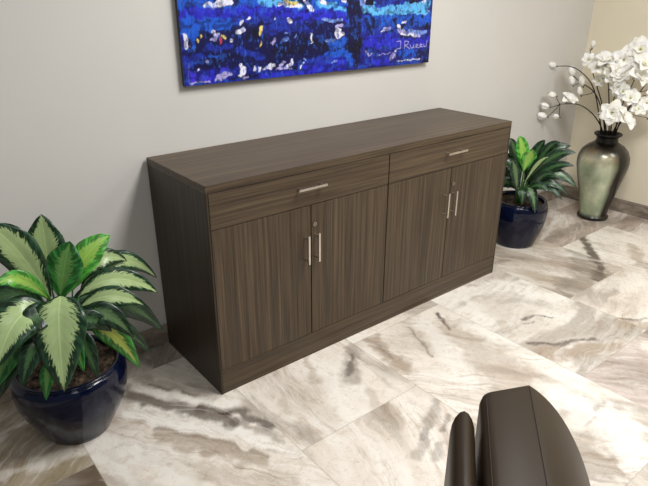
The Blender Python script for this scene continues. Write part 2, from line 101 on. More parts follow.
def smooth_path(P, n=6):
    P = [Vector(p) for p in P]; Q = [P[0]] + P + [P[-1]]; out = []
    for i in range(1, len(Q)-2):
        for k in range(n):
            t = k/n; a, b, c, d = Q[i-1], Q[i], Q[i+1], Q[i+2]
            out.append(.5*((2*b) + (c-a)*t + (2*a-5*b+4*c-d)*t*t + (3*b-a-3*c+d)*t**3))
    out.append(P[-1]); return out

# ---- node helpers ----
def mat(name, col=(.5,.5,.5), rough=.5, metal=0, coat=0, spec=.5):
    m = bpy.data.materials.new(name); m.use_nodes = True; b = m.node_tree.nodes['Principled BSDF']
    b.inputs['Base Color'].default_value = (*col, 1); b.inputs['Roughness'].default_value = rough
    b.inputs['Metallic'].default_value = metal; b.inputs['Coat Weight'].default_value = coat; b.inputs['Coat Roughness'].default_value = .04
    b.inputs['Specular IOR Level'].default_value = spec
    return m
class N:
    def __init__(s, m): s.t = m.node_tree; s.b = s.t.nodes['Principled BSDF']
    def n(s, ty, **k):
        x = s.t.nodes.new(ty)
        for a, v in k.items():
            if a.startswith('i_'):
                key = a[2:].replace('_', ' '); x.inputs[int(key) if key.isdigit() else key].default_value = v
            else: setattr(x, a, v)
        return x
    def l(s, a, b): s.t.links.new(a, b)
    def noise(s, vec, scale, detail=4, rough=.6, dist=0):
        x = s.n('ShaderNodeTexNoise', i_Scale=scale, i_Detail=detail, i_Roughness=rough, i_Distortion=dist); s.l(vec, x.inputs['Vector']); return x.outputs['Fac']
    def mapping(s, vec, sc, rot=(0,0,0), loc=(0,0,0)):
        x = s.n('ShaderNodeMapping'); x.inputs['Scale'].default_value = sc; x.inputs['Rotation'].default_value = rot; x.inputs['Location'].default_value = loc
        s.l(vec, x.inputs['Vector']); return x.outputs[0]
    def ramp(s, fac, stops, interp='LINEAR'):
        x = s.n('ShaderNodeValToRGB'); e = x.color_ramp.elements; x.color_ramp.interpolation = interp
        while len(e) > 1: e.remove(e[-1])
        for i, (p, c) in enumerate(stops):
            q = e[0] if i == 0 else e.new(p)
            q.position = p; q.color = (*c, 1) if len(c) == 3 else c
        s.l(fac, x.inputs[0]); return x.outputs[0]
    def mix(s, fac, a, b, mode='MIX'):
        x = s.n('ShaderNodeMix', data_type='RGBA', blend_type=mode)
        for v, k in ((fac, 0), (a, 6), (b, 7)):
            if isinstance(v, (int, float)): x.inputs[k].default_value = v
            elif isinstance(v, tuple): x.inputs[k].default_value = (*v, 1)
            else: s.l(v, x.inputs[k])
        return x.outputs[2]
    def math(s, op, a, b=0.0, clamp=False):
        x = s.n('ShaderNodeMath', operation=op, use_clamp=clamp)
        for i, v in enumerate((a, b)):
            if isinstance(v, (int, float)): x.inputs[i].default_value = v
            else: s.l(v, x.inputs[i])
        return x.outputs[0]
    def bump(s, h, strength=.2, dist=.002):
        x = s.n('ShaderNodeBump', i_Strength=strength, i_Distance=dist); s.l(h, x.inputs['Height']); s.l(x.outputs[0], s.b.inputs['Normal'])
    @property
    def obj(s): return s.n('ShaderNodeTexCoord').outputs['Object']
def g(v): v /= 255; return v/12.92 if v <= .04045 else ((v+.055)/1.055)**2.4
def rgb(r, gg, b): return (g(r), g(gg), g(b))

# walls
def wall_mat(name, col):
    m = mat(name, col, .75, spec=.25); n = N(m); o = n.obj
    f = n.noise(o, 3, 3); n.l(n.mix(f, tuple(c*.97 for c in col), tuple(min(1, c*1.03) for c in col)), n.b.inputs['Base Color'])
    n.bump(n.noise(o, 140, 3), .12, .001); return m
M_grey = wall_mat('grey_paint', rgb(213, 210, 204)); M_cream = wall_mat('cream_paint', rgb(243, 233, 208))
# wood laminate
def wood(name, axis, dark=1.0):
    m = mat(name, (.1,.08,.06), .42, spec=.35); n = N(m); o = n.obj
    hi = (190, 190, 190)
    def sc(a, lo): v = [a, a, a]; v[axis] = lo; return tuple(v)
    f1 = n.noise(n.mapping(o, sc(75, 1.2)), 1, 3, .6); f2 = n.noise(n.mapping(o, sc(260, 3)), 1, 3, .7); f3 = n.noise(n.mapping(o, sc(14, .7)), 1, 2, .5)
    f = n.math('ADD', n.math('MULTIPLY', f1, .5), n.math('ADD', n.math('MULTIPLY', f2, .42), n.math('MULTIPLY', f3, .08)))
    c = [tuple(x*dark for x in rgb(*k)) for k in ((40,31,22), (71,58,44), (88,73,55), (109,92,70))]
    n.l(n.ramp(f, [(.34, c[0]), (.47, c[1]), (.55, c[2]), (.68, c[3])]), n.b.inputs['Base Color'])
    n.bump(f2, .15, .0006); return m
W_h = wood('laminate_horizontal_grain', 0); W_v = wood('laminate_vertical_grain', 2, .93); W_side = wood('laminate_side_shaded', 2, .45)  # side panels: same laminate with their shade put into the colour
M_gap = mat('dark_gap', (.01,.009,.008), .8)
M_nickel = mat('brushed_nickel', (.66,.62,.56), .3, 1)
M_lock = mat('lock_metal', (.35,.32,.27), .35, 1)
# glazed pot
M_pot = mat('navy_glaze', (.004,.008,.03), .10, 0, 0, .38); n = N(M_pot); o = n.obj
n.l(n.ramp(n.noise(o, 9, 3), [(.3, (.0015,.003,.014)), (.7, (.003,.007,.030))]), n.b.inputs['Base Color'])
M_soil = mat('potting_bark', (.03,.02,.012), .95); n = N(M_soil); o = n.obj
v = n.n('ShaderNodeTexVoronoi', i_Scale=70.0); n.l(o, v.inputs['Vector'])
n.l(n.ramp(v.outputs['Color'], [(.1, (.012,.008,.005)), (.6, (.06,.036,.02)), (1, (.13,.08,.045))]), n.b.inputs['Base Color']); n.bump(v.outputs['Distance'], .9, .01)
# leaves: UV.x = -1..1 across (stored 0..1), UV.y along
def leaf_mat(name, cream, margin, thr, vein=.25, rough=.32):
    m = mat(name, margin, rough, spec=.5); n = N(m)
    uv = n.n('ShaderNodeUVMap', uv_map='UVMap').outputs[0]; s = n.n('ShaderNodeSeparateXYZ'); n.l(uv, s.inputs[0])
    au = n.math('ABSOLUTE', n.math('SUBTRACT', n.math('MULTIPLY', s.outputs[0], 2.0), 1.0))
    cb = n.n('ShaderNodeCombineXYZ'); n.l(au, cb.inputs[0]); n.l(n.math('SUBTRACT', s.outputs[1], n.math('MULTIPLY', au, .22)), cb.inputs[1])
    rnd = n.n('ShaderNodeObjectInfo').outputs['Random']; n.l(n.math('MULTIPLY', rnd, 20.0), cb.inputs[2])
    jag = n.noise(n.mapping(cb.outputs[0], (3.5, 40, 1)), 1, 3, .65)
    e = n.math('ADD', au, n.math('MULTIPLY', n.math('SUBTRACT', jag, .5), 1.05))
    tip = n.math('ADD', n.math('MULTIPLY', n.math('POWER', s.outputs[1], 5.0), .45), n.math('MULTIPLY', n.math('POWER', n.math('SUBTRACT', 1.0, s.outputs[1]), 5.0), .35))
    e = n.math('ADD', e, tip)
    f = n.ramp(e, [(thr-.04, (1,1,1)), (thr+.05, (0,0,0))])
    veins = n.noise(n.mapping(cb.outputs[0], (1.5, 14, 1)), 1, 2, .5)
    mid = n.ramp(au, [(.0, (1,1,1)), (.05, (0,0,0))])
    mg = n.mix(n.ramp(veins, [(.45, (0,0,0)), (.62, (1,1,1))]), margin, tuple(min(1, c*2.6+.01) for c in margin))
    cr = n.mix(n.math('MULTIPLY', veins, vein), cream, tuple(c*.55 for c in cream)); cr = n.mix(mid, cr, tuple(min(1, c*1.15) for c in cream))
    n.l(n.mix(f, mg, cr), n.b.inputs['Base Color']); n.bump(veins, .25, .003)
    n.b.inputs['Subsurface Weight'].default_value = 0
    return m
LM = {'v': leaf_mat('variegated_leaf', rgb(186,210,146), rgb(14,44,22), .64, .6), 'v2': leaf_mat('variegated_leaf_dark', rgb(96,126,82), rgb(12,34,18), .40, .5),  # second variegated leaf: darker green, narrower pale centre
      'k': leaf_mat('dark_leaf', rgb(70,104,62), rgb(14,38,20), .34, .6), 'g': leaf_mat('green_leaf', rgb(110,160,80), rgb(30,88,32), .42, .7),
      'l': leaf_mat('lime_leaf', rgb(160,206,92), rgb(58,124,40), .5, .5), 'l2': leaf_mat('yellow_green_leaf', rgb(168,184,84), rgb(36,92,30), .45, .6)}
M_stalk = mat('leaf_stalk', rgb(60,110,50), .5)
# vase
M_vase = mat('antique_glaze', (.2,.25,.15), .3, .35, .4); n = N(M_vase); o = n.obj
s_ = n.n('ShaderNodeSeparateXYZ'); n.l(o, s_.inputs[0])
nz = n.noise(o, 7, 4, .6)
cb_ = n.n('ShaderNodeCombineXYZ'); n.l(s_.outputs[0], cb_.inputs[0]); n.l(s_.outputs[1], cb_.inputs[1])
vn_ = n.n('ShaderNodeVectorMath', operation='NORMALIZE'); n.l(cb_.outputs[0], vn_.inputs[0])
vd_ = n.n('ShaderNodeVectorMath', operation='DOT_PRODUCT'); n.l(vn_.outputs[0], vd_.inputs[0]); vd_.inputs[1].default_value = (math.cos(-3.0), math.sin(-3.0), 0)   # pale side towards the viewer; dark flanks are reflection shading in the colour
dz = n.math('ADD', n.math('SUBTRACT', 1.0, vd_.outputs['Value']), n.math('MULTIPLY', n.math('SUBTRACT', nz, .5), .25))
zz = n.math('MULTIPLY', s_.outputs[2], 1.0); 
side_shade = n.ramp(dz, [(.20, (1,1,1)), (.42, (0,0,0))])
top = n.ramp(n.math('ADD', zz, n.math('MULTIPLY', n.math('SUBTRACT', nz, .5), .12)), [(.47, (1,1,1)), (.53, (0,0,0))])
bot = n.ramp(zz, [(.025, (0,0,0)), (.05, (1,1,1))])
f = n.mix(1.0, n.mix(1.0, side_shade, top, 'MULTIPLY'), bot, 'MULTIPLY')
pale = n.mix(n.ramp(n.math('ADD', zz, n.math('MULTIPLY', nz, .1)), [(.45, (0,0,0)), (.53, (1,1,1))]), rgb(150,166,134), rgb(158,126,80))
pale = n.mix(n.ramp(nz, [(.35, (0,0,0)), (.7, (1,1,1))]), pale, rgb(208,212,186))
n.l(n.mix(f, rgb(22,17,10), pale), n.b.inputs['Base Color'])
M_rim = mat('dark_bronze', rgb(16,14,11), .35, .3)
M_petal = mat('white_petal', rgb(240,234,214), .6, spec=.2); n = N(M_petal); n.l(n.ramp(n.noise(n.obj, 20, 2), [(.3, rgb(247,243,228)), (.6, rgb(254,253,249))]), n.b.inputs['Base Color'])
M_stamen = mat('stamen', rgb(205,205,120), .7); M_twig = mat('twig', rgb(34,26,18), .8); M_calyx = mat('calyx', rgb(92,88,50), .8)
# leather
def leather(name, col):
    m = mat(name, col, .45, spec=.22); n = N(m); o = n.obj; v = n.n('ShaderNodeTexVoronoi', i_Scale=420.0); n.l(o, v.inputs['Vector'])
    n.bump(v.outputs['Distance'], .12, .0006)
    n.l(n.mix(n.noise(o, 6, 3), tuple(c*.88 for c in col), tuple(c*1.12 for c in col)), n.b.inputs['Base Color']); return m
M_leather = leather('brown_leather', rgb(44,33,20)); M_stitch = mat('seam', rgb(40,30,21), .6); M_leg = mat('dark_wood_leg', rgb(30,22,16), .4)

# ---- painting-in-colour helpers (numpy value noise) ----
rng = np.random.RandomState(3)
tab = rng.rand(256, 256)
def vn(x, y):
    xi = np.floor(x).astype(int); yi = np.floor(y).astype(int); fx = x-xi; fy = y-yi; fx = fx*fx*(3-2*fx); fy = fy*fy*(3-2*fy)
    q = lambda i, j: tab[(xi+i) % 256, (yi+j) % 256]
    return (q(0,0)*(1-fx)+q(1,0)*fx)*(1-fy) + (q(0,1)*(1-fx)+q(1,1)*fx)*fy
def fbm(x, y, o=4): 
    s = 0; a = .5; t = 0
    for i in range(o): s = s+a*vn(x*2**i+17*i, y*2**i+31*i); t += a; a *= .5
    return s/t
def seg_dist(x, y, P):
    d = np.full(x.shape, 1e9)
    for (ax, ay), (bx, by) in zip(P[:-1], P[1:]):
        vx, vy = bx-ax, by-ay; L = vx*vx+vy*vy+1e-12
        t = np.clip(((x-ax)*vx+(y-ay)*vy)/L, 0, 1); d = np.minimum(d, np.hypot(x-ax-t*vx, y-ay-t*vy))
    return d

# ---- floor: stone tiles 0.61 x 1.22 m in a third-bond, one mesh ----
WALL_Y, WALL_X = .517, 3.462
X0 = .067; XW = .608; TL = 1.22
BASE = {'cream': rgb(232,223,211), 'plain': rgb(226,215,202), 'tan': rgb(210,197,180), 'khaki': rgb(160,146,120), 'dark': rgb(112,98,82), 'pink': rgb(208,195,187), 'grey': rgb(196,184,168), 'white': rgb(238,232,222), 'rose': rgb(188,172,160)}
tile_of = {(-1,0):'cream', (0,0):'cream', (0,-1):'plain', (1,0):'cream', (1,-1):'cream', (1,-2):'white', (2,0):'white', (2,-1):'pink', (3,0):'grey', (3,-1):'cream', (4,0):'rose', (4,-1):'cream', (4,-2):'tan', (-2,0):'khaki', (-2,-1):'dark', (5,0):'rose', (5,-1):'tan', (-1,-1):'plain'}
PAL = {'d': rgb(72,58,46), 'g': rgb(138,127,115), 't': rgb(176,160,142), 'w': rgb(243,238,229), 'r': rgb(180,160,150)}
VANG = {(-1,0): 2.08, (-2,0): .75, (0,0): 1.55, (0,-1): 1.2, (1,-1): 2.2, (2,0): .1, (3,0): 1.9, (3,-1): .3, (4,-1): 1.6, (4,0): .5, (2,-1): 2.2, (1,-2): 1.2}
fv = []; ff = []; fc = []; fgr = []; fsd = []
for i in range(-3, 6):
    x0 = X0+i*XW; x1 = min(x0+XW, WALL_X)
    if x0 > WALL_X-.02: continue
    base = -.46+.405*((i % 3)) - (TL if i % 3 else 0)     # joints climb by a third per column
    for j0 in range(-2, 4):
        y0 = base+j0*TL; y1 = y0+TL
        ylo, yhi = max(y0, -2.6), min(y1, WALL_Y)
        if yhi-ylo < .01: continue
        j = round((y0+.47)/TL+ .34) if True else 0
        j = 0 if y0 <= 0.0 and y1 > 0.0 and y0 > -1.0 else (-1 if y1 <= .05 and y1 > -1.0 else -2)
        if y0 > 0: j = 1
        nx, ny = max(2, int((x1-x0)/.0085)), max(2, int((yhi-ylo)/.0085))
        gx, gy = np.meshgrid(np.linspace(x0, x1, nx+1), np.linspace(ylo, yhi, ny+1))
        r = random.Random(i*31+int(y0*100)); key = (i, j)
        # tile naming by what is seen
        if i == 1: key = (1, -1) if ylo < -.5 and y1 > -.5 else ((1, 0) if y1 > .2 else (1, -2))
        if i == -2: key = (-2, 0) if y1 > .3 else (-2, -1)
        bc = np.array(BASE[tile_of.get(key, r.choice(['cream', 'tan', 'plain']))]); ang = VANG.get(key, r.random()*3)
        ca, sa = math.cos(ang), math.sin(ang); ox, oy = r.random()*50, r.random()*50
        a = gx*ca+gy*sa; b = -gx*sa+gy*ca
        wrp = fbm(gx*5+ox, gy*5+oy)-.5
        band = fbm(a*1.8+ox, (b+wrp*.12)*9+oy, 4)
        cloud = fbm(gx*4+oy, gy*4+ox, 4)
        col = np.ones(gx.shape+(3,))*bc
        def blend(k, wgt): 
            global col
            col = col*(1-wgt[..., None])+np.array(k)*wgt[..., None]
        blend(PAL['g'], np.clip((band-.52)*6, 0, 1)*.55)
        blend(PAL['w'], np.clip((.46-band)*6, 0, 1)*(.6 if tile_of.get(key) not in ('dark', 'khaki') else .15))
        blend(PAL['t'], np.clip((cloud-.52)*5, 0, 1)*.36)
        for kind, wd, st, P in STROKES:
            mx = sum(q[0] for q in P)/len(P); my = sum(q[1] for q in P)/len(P)
            if not (x0-.03 < mx < x1+.03 and y0-.05 < my < y1+.05): continue
            w2 = (fbm(gx*16+ox, gy*16+oy, 5)-.5)*1.3
            d = seg_dist(gx+w2*.05, gy+(fbm(gx*14+oy, gy*14+ox, 4)-.5)*.05, P)
            rag = .2+1.7*fbm(gx*24+oy, gy*24+ox, 4)
            blend(PAL[kind], np.clip(1.8-1.5*d/(wd*rag), 0, 1)*st)
        n0 = len(fv)
        fv += list(zip(gx.ravel().tolist(), gy.ravel().tolist(), [0]*gx.size)); fc += col.reshape(-1, 3).tolist()
        dd = np.minimum(np.minimum(gx-x0, (x1 if x1 < WALL_X else 99)-gx), np.minimum(gy-y0, y1-gy)); fsd += dd.ravel().tolist()
        fgr.append(np.stack([a, b+wrp*.10, np.full(a.shape, r.random()*9)], -1).reshape(-1, 3))
        W_ = nx+1
        for q in range(ny):
            for p_ in range(nx): A = n0+q*W_+p_; ff.append((A, A+1, A+W_+1, A+W_))
M_tile = mat('stone_tile', (.7,.65,.6), .3, spec=.45); n = N(M_tile); o = n.obj
at = n.n('ShaderNodeAttribute', attribute_name='tile_colour').outputs['Color']; ed = n.n('ShaderNodeAttribute', attribute_name='edge').outputs['Fac']
f1 = n.noise(o, 26, 6, .7, .6); f2 = n.noise(o, 9, 5, .65, 1.2)
c = n.mix(n.ramp(f1, [(.52, (0,0,0)), (.70, (.75,.75,.75))]), at, n.mix(1.0, at, (.74,.69,.63), 'MULTIPLY'))
c = n.mix(n.ramp(f2, [(.485, (0,0,0)), (.5, (.30,.30,.30)), (.515, (0,0,0))]), c, n.mix(1.0, c, (.62,.52,.43), 'MULTIPLY'))
gr = n.n('ShaderNodeAttribute', attribute_name='grain').outputs['Vector']
s1 = n.noise(n.mapping(gr, (3.5, 26, 1)), 1, 6, .68, .8); s2 = n.noise(n.mapping(gr, (5, 60, 1)), 1, 4, .7, .5); s3 = n.noise(n.mapping(gr, (1.6, 5, 1)), 1, 3, .5)
gate = n.ramp(s3, [(.42, (0,0,0)), (.62, (1,1,1))])
c = n.mix(n.math('MULTIPLY', n.ramp(s1, [(.50, (0,0,0)), (.64, (.85,.85,.85))]), gate), c, n.mix(1.0, c, (.68,.63,.57), 'MULTIPLY'))
c = n.mix(n.ramp(s1, [(.34, (.7,.7,.7)), (.46, (0,0,0))]), c, n.mix(.5, c, rgb(246,242,236)))
c = n.mix(n.math('MULTIPLY', n.ramp(s2, [(.54, (0,0,0)), (.66, (.8,.8,.8))]), gate), c, n.mix(1.0, c, (.70,.65,.59), 'MULTIPLY'))
c = n.mix(n.ramp(ed, [(.0005, (.5,.5,.5)), (.0018, (0,0,0))]), c, rgb(166,154,140))
n.l(c, n.b.inputs['Base Color']); n.l(n.ramp(f1, [(.3, (.26,.26,.26)), (.7, (.42,.42,.42))]), n.b.inputs['Roughness'])
fo = mesh('floor', fv, ff, M_tile); struct(fo)
ca_ = fo.data.color_attributes.new('tile_colour', 'FLOAT_COLOR', 'POINT'); ca_.data.foreach_set('color', np.hstack([np.array(fc), np.ones((len(fc), 1))]).astype(np.float32).ravel())
ga = fo.data.attributes.new('grain', 'FLOAT_VECTOR', 'POINT'); ga.data.foreach_set('vector', np.vstack(fgr).astype(np.float32).ravel())
ea = fo.data.attributes.new('edge', 'FLOAT', 'POINT'); ea.data.foreach_set('value', np.array(fsd, dtype=np.float32))

# ---- walls and stone baseboards ----
struct(MB().box(-1.9, WALL_X+.12, WALL_Y, WALL_Y+.12, -.05, 2.75).build('wall_back', M_grey))
struct(MB().box(WALL_X, WALL_X+.12, -2.7, WALL_Y, -.05, 2.75).build('wall_right', M_cream))
M_base = mat('stone_baseboard', (.3,.27,.24), .35); n = N(M_base); o = n.obj
n.l(n.ramp(n.noise(n.mapping(o, (1, 1, 2.5)), 7, 6, .65, 1), [(.3, rgb(96,86,76)), (.5, rgb(146,134,120)), (.7, rgb(184,172,156))]), n.b.inputs['Base Color'])
struct(bevel(MB().box(-1.9, WALL_X, WALL_Y-.010, WALL_Y, 0, .1).build('baseboard_back', M_base), .002))
struct(bevel(MB().box(WALL_X-.010, WALL_X, -2.7, WALL_Y-.01, 0, .1).build('baseboard_right', M_base), .002))

# ---- cabinet ----
cab = thing('credenza', 'long dark brown wood-grain cabinet with two drawers and four doors against the grey wall', 'cabinet', (0, 0, 0))
CW, CD, CH = 1.832, .503, .90
b = MB(); b.box(0, CW, 0, CD, CH-.030, CH); bevel(b.build('top', W_h, cab), .0018)
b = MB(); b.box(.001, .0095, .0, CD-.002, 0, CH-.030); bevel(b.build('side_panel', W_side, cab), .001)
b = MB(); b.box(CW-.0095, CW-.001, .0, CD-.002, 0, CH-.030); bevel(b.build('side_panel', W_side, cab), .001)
b = MB(); b.box(.010, CW-.010, .02, CD-.004, .10, CH-.0305); b.build('carcass', M_gap, cab)
bevel(MB().box(.010, CW-.010, .001, .0195, 0, .112).build('plinth', W_h, cab), .001)
def bar_handle(parent, p, q):      # a square bar on two round posts
    p, q = Vector(p), Vector(q); d = (q-p).normalized(); s = .0048; b = MB()
    if abs(d.x) > .5: b.box(p.x, q.x, p.y-s*.7, p.y+s*.7, p.z-s, p.z+s)
    else: b.box(p.x-s, p.x+s, p.y-s*.7, p.y+s*.7, min(p.z, q.z), max(p.z, q.z))
    for t in (.12, .88):
        c = p.lerp(q, t); b.tube([(c.x, p.y, c.z), (c.x, .001, c.z)], .005, 10)
    return bevel(b.build('handle', M_nickel, parent), .001, 2)
for x0, x1, hx in ((.0100, .915, .39), (.9185, CW-.0100, 1.291)):
    d = bevel(MB().box(x0+.0015, x1-.001, 0, .019, .7285, CH-.0325).build('drawer', W_h, cab), .001)
    bar_handle(d, (hx, -.03, .810), (hx+.143, -.03, .810))
for x0, x1, hx, lk in ((.0100, .470, .438, 0), (.473, .915, .492, 1), (.9185, 1.358, 1.323, 0), (1.361, CW-.0100, 1.383, 1)):
    d = bevel(MB().box(x0+.001, x1-.001, 0, .019, .115, .7255).build('door', W_v, cab), .001)
    bar_handle(d, (hx, -.03, .476), (hx, -.03, .606))
    if lk:
        m = MB(); m.tube([(hx-.004, .001, .640), (hx-.004, -.006, .640)], .0095, 20); L = m.build('lock', M_lock, d)
        MB().box(hx-.0050, hx-.0030, -.0068, -.0059, .634, .646).build('keyhole', M_gap, L)

# ---- painting ----
px0, px1, pz0, pz1, pf = .1945, 1.685, 1.170, 1.90, .487
xs = np.linspace(px0, px1, 520); zs = np.concatenate([np.linspace(pz0, 1.50, 118), np.linspace(1.503, pz1, 50)])
gx, gz = np.meshgrid(xs, zs)
wx = (fbm(gx*40, gz*40, 4)-.5)*.020; wz = (fbm(gx*40+90, gz*40+50, 4)-.5)*.020
q = fbm(gx*6, gz*22+7, 4)
col = np.ones(gx.shape+(3,))*np.array((.010,.014,.26))
def bl(k, wt): 
    global col
    col = col*(1-wt[..., None])+np.array(k)*wt[..., None]
bl((.01,.10,.6), np.clip((q-.62)*8, 0, 1)*.7); bl((.002,.002,.03), np.clip((.47-q)*8, 0, 1))
for c_, hw, P in PAINT:
    big = hw > .012; k = 1.6 if big else 1.15
    d = seg_dist(gx+wx*k, gz+wz*k, P); rag = .75+.5*fbm(gx*60+hw*900, gz*60, 3)
    bl(c_, np.clip((hw*rag-d)/(.0055 if big else .002)+.5, 0, 1)*(.9 if big else 1))
hi = np.clip((gz-1.50)/.05, 0, 1); q2 = fbm(gx*5+40, gz*9, 5)
up = np.where(q2[..., None] > .55, np.array((.10,.42,.85)), np.where(q2[..., None] > .47, np.array((.012,.05,.5)), np.array((.55,.6,.8))))
col = col*(1-hi[..., None])+up*hi[..., None]
bl((.002,.002,.015), np.clip((.030-np.abs(gx-1.20-.03*np.sin(gz*9)))/.004, 0, 1)*(gz > 1.47))
bl((.03,.14,.66), np.clip((fbm(gx*130+3, gz*42+9, 3)-.68)*14, 0, 1)*.6); bl((.002,.002,.05), np.clip((fbm(gx*140+33, gz*48+19, 3)-.62)*12, 0, 1)*.6)
fine = fbm(gx*110, gz*110, 2); col = col*(.80+.40*fine[..., None])
bl((.002,.002,.06), np.clip((fbm(gx*34+7, gz*60+3, 4)-.55)*14, 0, 1)*.6); bl((.02,.12,.60), np.clip((fbm(gx*38+70, gz*50+33, 4)-.66)*16, 0, 1)*.35)
for P in SIGN: bl((.40,.38,.82), np.clip((.0022-seg_dist(gx, gz, P))/.0018+.5, 0, 1)*.9)
pt = thing('canvas_painting', 'blue abstract canvas painting signed at lower right, hung on the grey wall', 'painting', ((px0+px1)/2, WALL_Y-.004, pz0))
pt_l = Vector(pt.location)
nx, nz = len(xs), len(zs); relief = fbm(gx*90, gz*90, 3)*.0012
vv = np.stack([gx-pt_l.x, np.full(gx.shape, pf-pt_l.y)-relief, gz-pt_l.z], -1).reshape(-1, 3)
ff2 = [(r_*nx+c_, r_*nx+c_+1, (r_+1)*nx+c_+1, (r_+1)*nx+c_) for r_ in range(nz-1) for c_ in range(nx-1)]
M_paint = mat('acrylic_paint', (.1,.1,.5), .45, spec=.3); n = N(M_paint); n.l(n.n('ShaderNodeAttribute', attribute_name='paint').outputs['Color'], n.b.inputs['Base Color'])
M_edge = mat('canvas_edge', (.03,.024,.03), .7)
# closed slab: painted front, wrapped edges and back
nv = len(vv); V = vv.tolist(); yb = .505-pt_l.y
bd = [(c_) for c_ in range(nx)] + [r_*nx+nx-1 for r_ in range(1, nz)] + [(nz-1)*nx+c_ for c_ in range(nx-2, -1, -1)] + [r_*nx for r_ in range(nz-2, 0, -1)]
for k in bd: V.append([V[k][0], yb, V[k][2]])
nb = len(bd); edge_faces = [(bd[k], nv+k, nv+(k+1) % nb, bd[(k+1) % nb]) for k in range(nb)] + [tuple(nv+k for k in range(nb))]
po = mesh('canvas', V, ff2+edge_faces, M_paint, pt); po.data.materials.append(M_edge)
for k in range(len(ff2), len(ff2)+len(edge_faces)): po.data.polygons[k].material_index = 1
cc = np.vstack([col.reshape(-1, 3), np.zeros((nb, 3))]); a_ = po.data.color_attributes.new('paint', 'FLOAT_COLOR', 'POINT')
a_.data.foreach_set('color', np.hstack([cc, np.ones((len(cc), 1))]).astype(np.float32).ravel())

# ---- potted plants ----
def leaf(parent, origin, a, b_, width, arch, kind, soil, idx):
    a, b_ = Vector(a)-origin, Vector(b_)-origin; rr = random.Random(idx*13+5)
    L = (b_-a).length; mid = (a+b_)/2+Vector((0, 0, arch*2+L*.10))
    out = Vector((a.x+b_.x, a.y+b_.y-.25, 0)).normalized()
    viewish = Vector((-.45, -.75, .5)).normalized()       # leaves turn their faces to the room and the light
    nu, nvv = 10, 18; V, F, UV = [], [], []
    for i in range(nvv+1):
        t = i/nvv; c = bez(a, mid, b_, t); tan = (bez(a, mid, b_, min(1, t+.03))-bez(a, mid, b_, max(0, t-.03))).normalized()
        side = tan.cross(viewish)
        side = side.normalized() if side.length > .05 else tan.cross(Vector((0, 0, 1))).normalized()
        nn = side.cross(tan).normalized()
        prof = (math.sin(math.pi*min(1, t**1.02))**.78)*(1-.10*max(0, t-.6)/.4)
        if i == nvv: prof = .0
        if i == 0: prof = .08
        for k in range(nu+1):
            u = -1+2*k/nu
            fold = abs(u)*.11*width*prof - (u*u)*.09*width*prof
            rip = .018*width*math.sin(t*22+idx+u*2)*abs(u)**2*4*.4
            V.append(c+side*u*width*.5*prof+nn*(fold+rip)); UV.append(((u+1)/2, t))
    for i in range(nvv):
        for k in range(nu): A = i*(nu+1)+k; F.append((A, A+1, A+nu+2, A+nu+1))
    o = mesh('leaf', V, F, LM[kind], parent, True)
    uvl = o.data.uv_layers.new(name='UVMap')
    for lp in o.data.loops: uvl.data[lp.index].uv = UV[lp.vertex_index]
    sm = o.modifiers.new('thickness', 'SOLIDIFY'); sm.thickness = .0011
    s0 = Vector((soil.x*0+(a.x*.25), a.y*.25, soil.z-.01)); m1 = (s0+a)/2+Vector((0, 0, .02))
    pts = [bez(s0, m1, a+(mid-a)*.02, t/6) for t in range(7)]
    MB().tube(pts, [.006, .0055, .005, .0045, .004, .0035, .003], 8).build('leaf_stalk', M_stalk, o, True)
def plant(name, label, loc, H, rb, rr_, leaves):
    t = thing(name, label, 'plant', loc); O = Vector(loc)
    rm = rr_*.905; prof = []                                   # widest at a shoulder below a narrower lip
    for k in range(0, 15):
        s = k/14; prof.append((rb+(rr_-rb)*(math.sin(s*math.pi*.5)**1.1), s*H*.76+.002))
    for k in range(1, 8):
        s = k/7; prof.append((rr_-(rr_-rm)*(1-math.cos(s*math.pi*.5)), H*(.76+.20*math.sin(s*math.pi*.5))+.002))
    prof = [(rb*.90, 0), (rb*.98, .001)] + prof + [(rm+.004, H*.975), (rm+.004, H*.99), (rm-.002, H), (rm-.010, H*.992), (rm-.013, H*.95), (rm-.015, H*.85), (rm-.04, H*.80)]
    MB().lathe(prof, 64).build('pot', M_pot, t, True)
    m = MB(); rs = rm-.0135; seg = 40; rings = 12; V = [(0, 0, H*.925)]; F = []
    for i in range(1, rings+1):
        for k in range(seg):
            th = 2*math.pi*k/seg; r0 = rs*i/rings; V.append((r0*math.cos(th), r0*math.sin(th), H*.91+random.uniform(-.005, .006)))
    for k in range(seg): F.append((0, 1+k, 1+(k+1) % seg))
    for i in range(rings-1):
        for k in range(seg): A = 1+i*seg; B = A+seg; F.append((A+k, B+k, B+(k+1) % seg, A+(k+1) % seg))
    mesh('soil', V, F, M_soil, t)
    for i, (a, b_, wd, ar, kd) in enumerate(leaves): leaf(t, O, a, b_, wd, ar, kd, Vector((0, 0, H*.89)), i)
    return t
plant('potted_plant', 'broad-leaved variegated plant in a dark blue glazed pot left of the cabinet', (-.512, .184, 0), .292, .114, .199, LEAVES1)
plant('potted_plant', 'narrow-leaved plant in a dark blue glazed pot between the cabinet and the vase', (2.335, .2, 0), .305, .128, .184, LEAVES2)

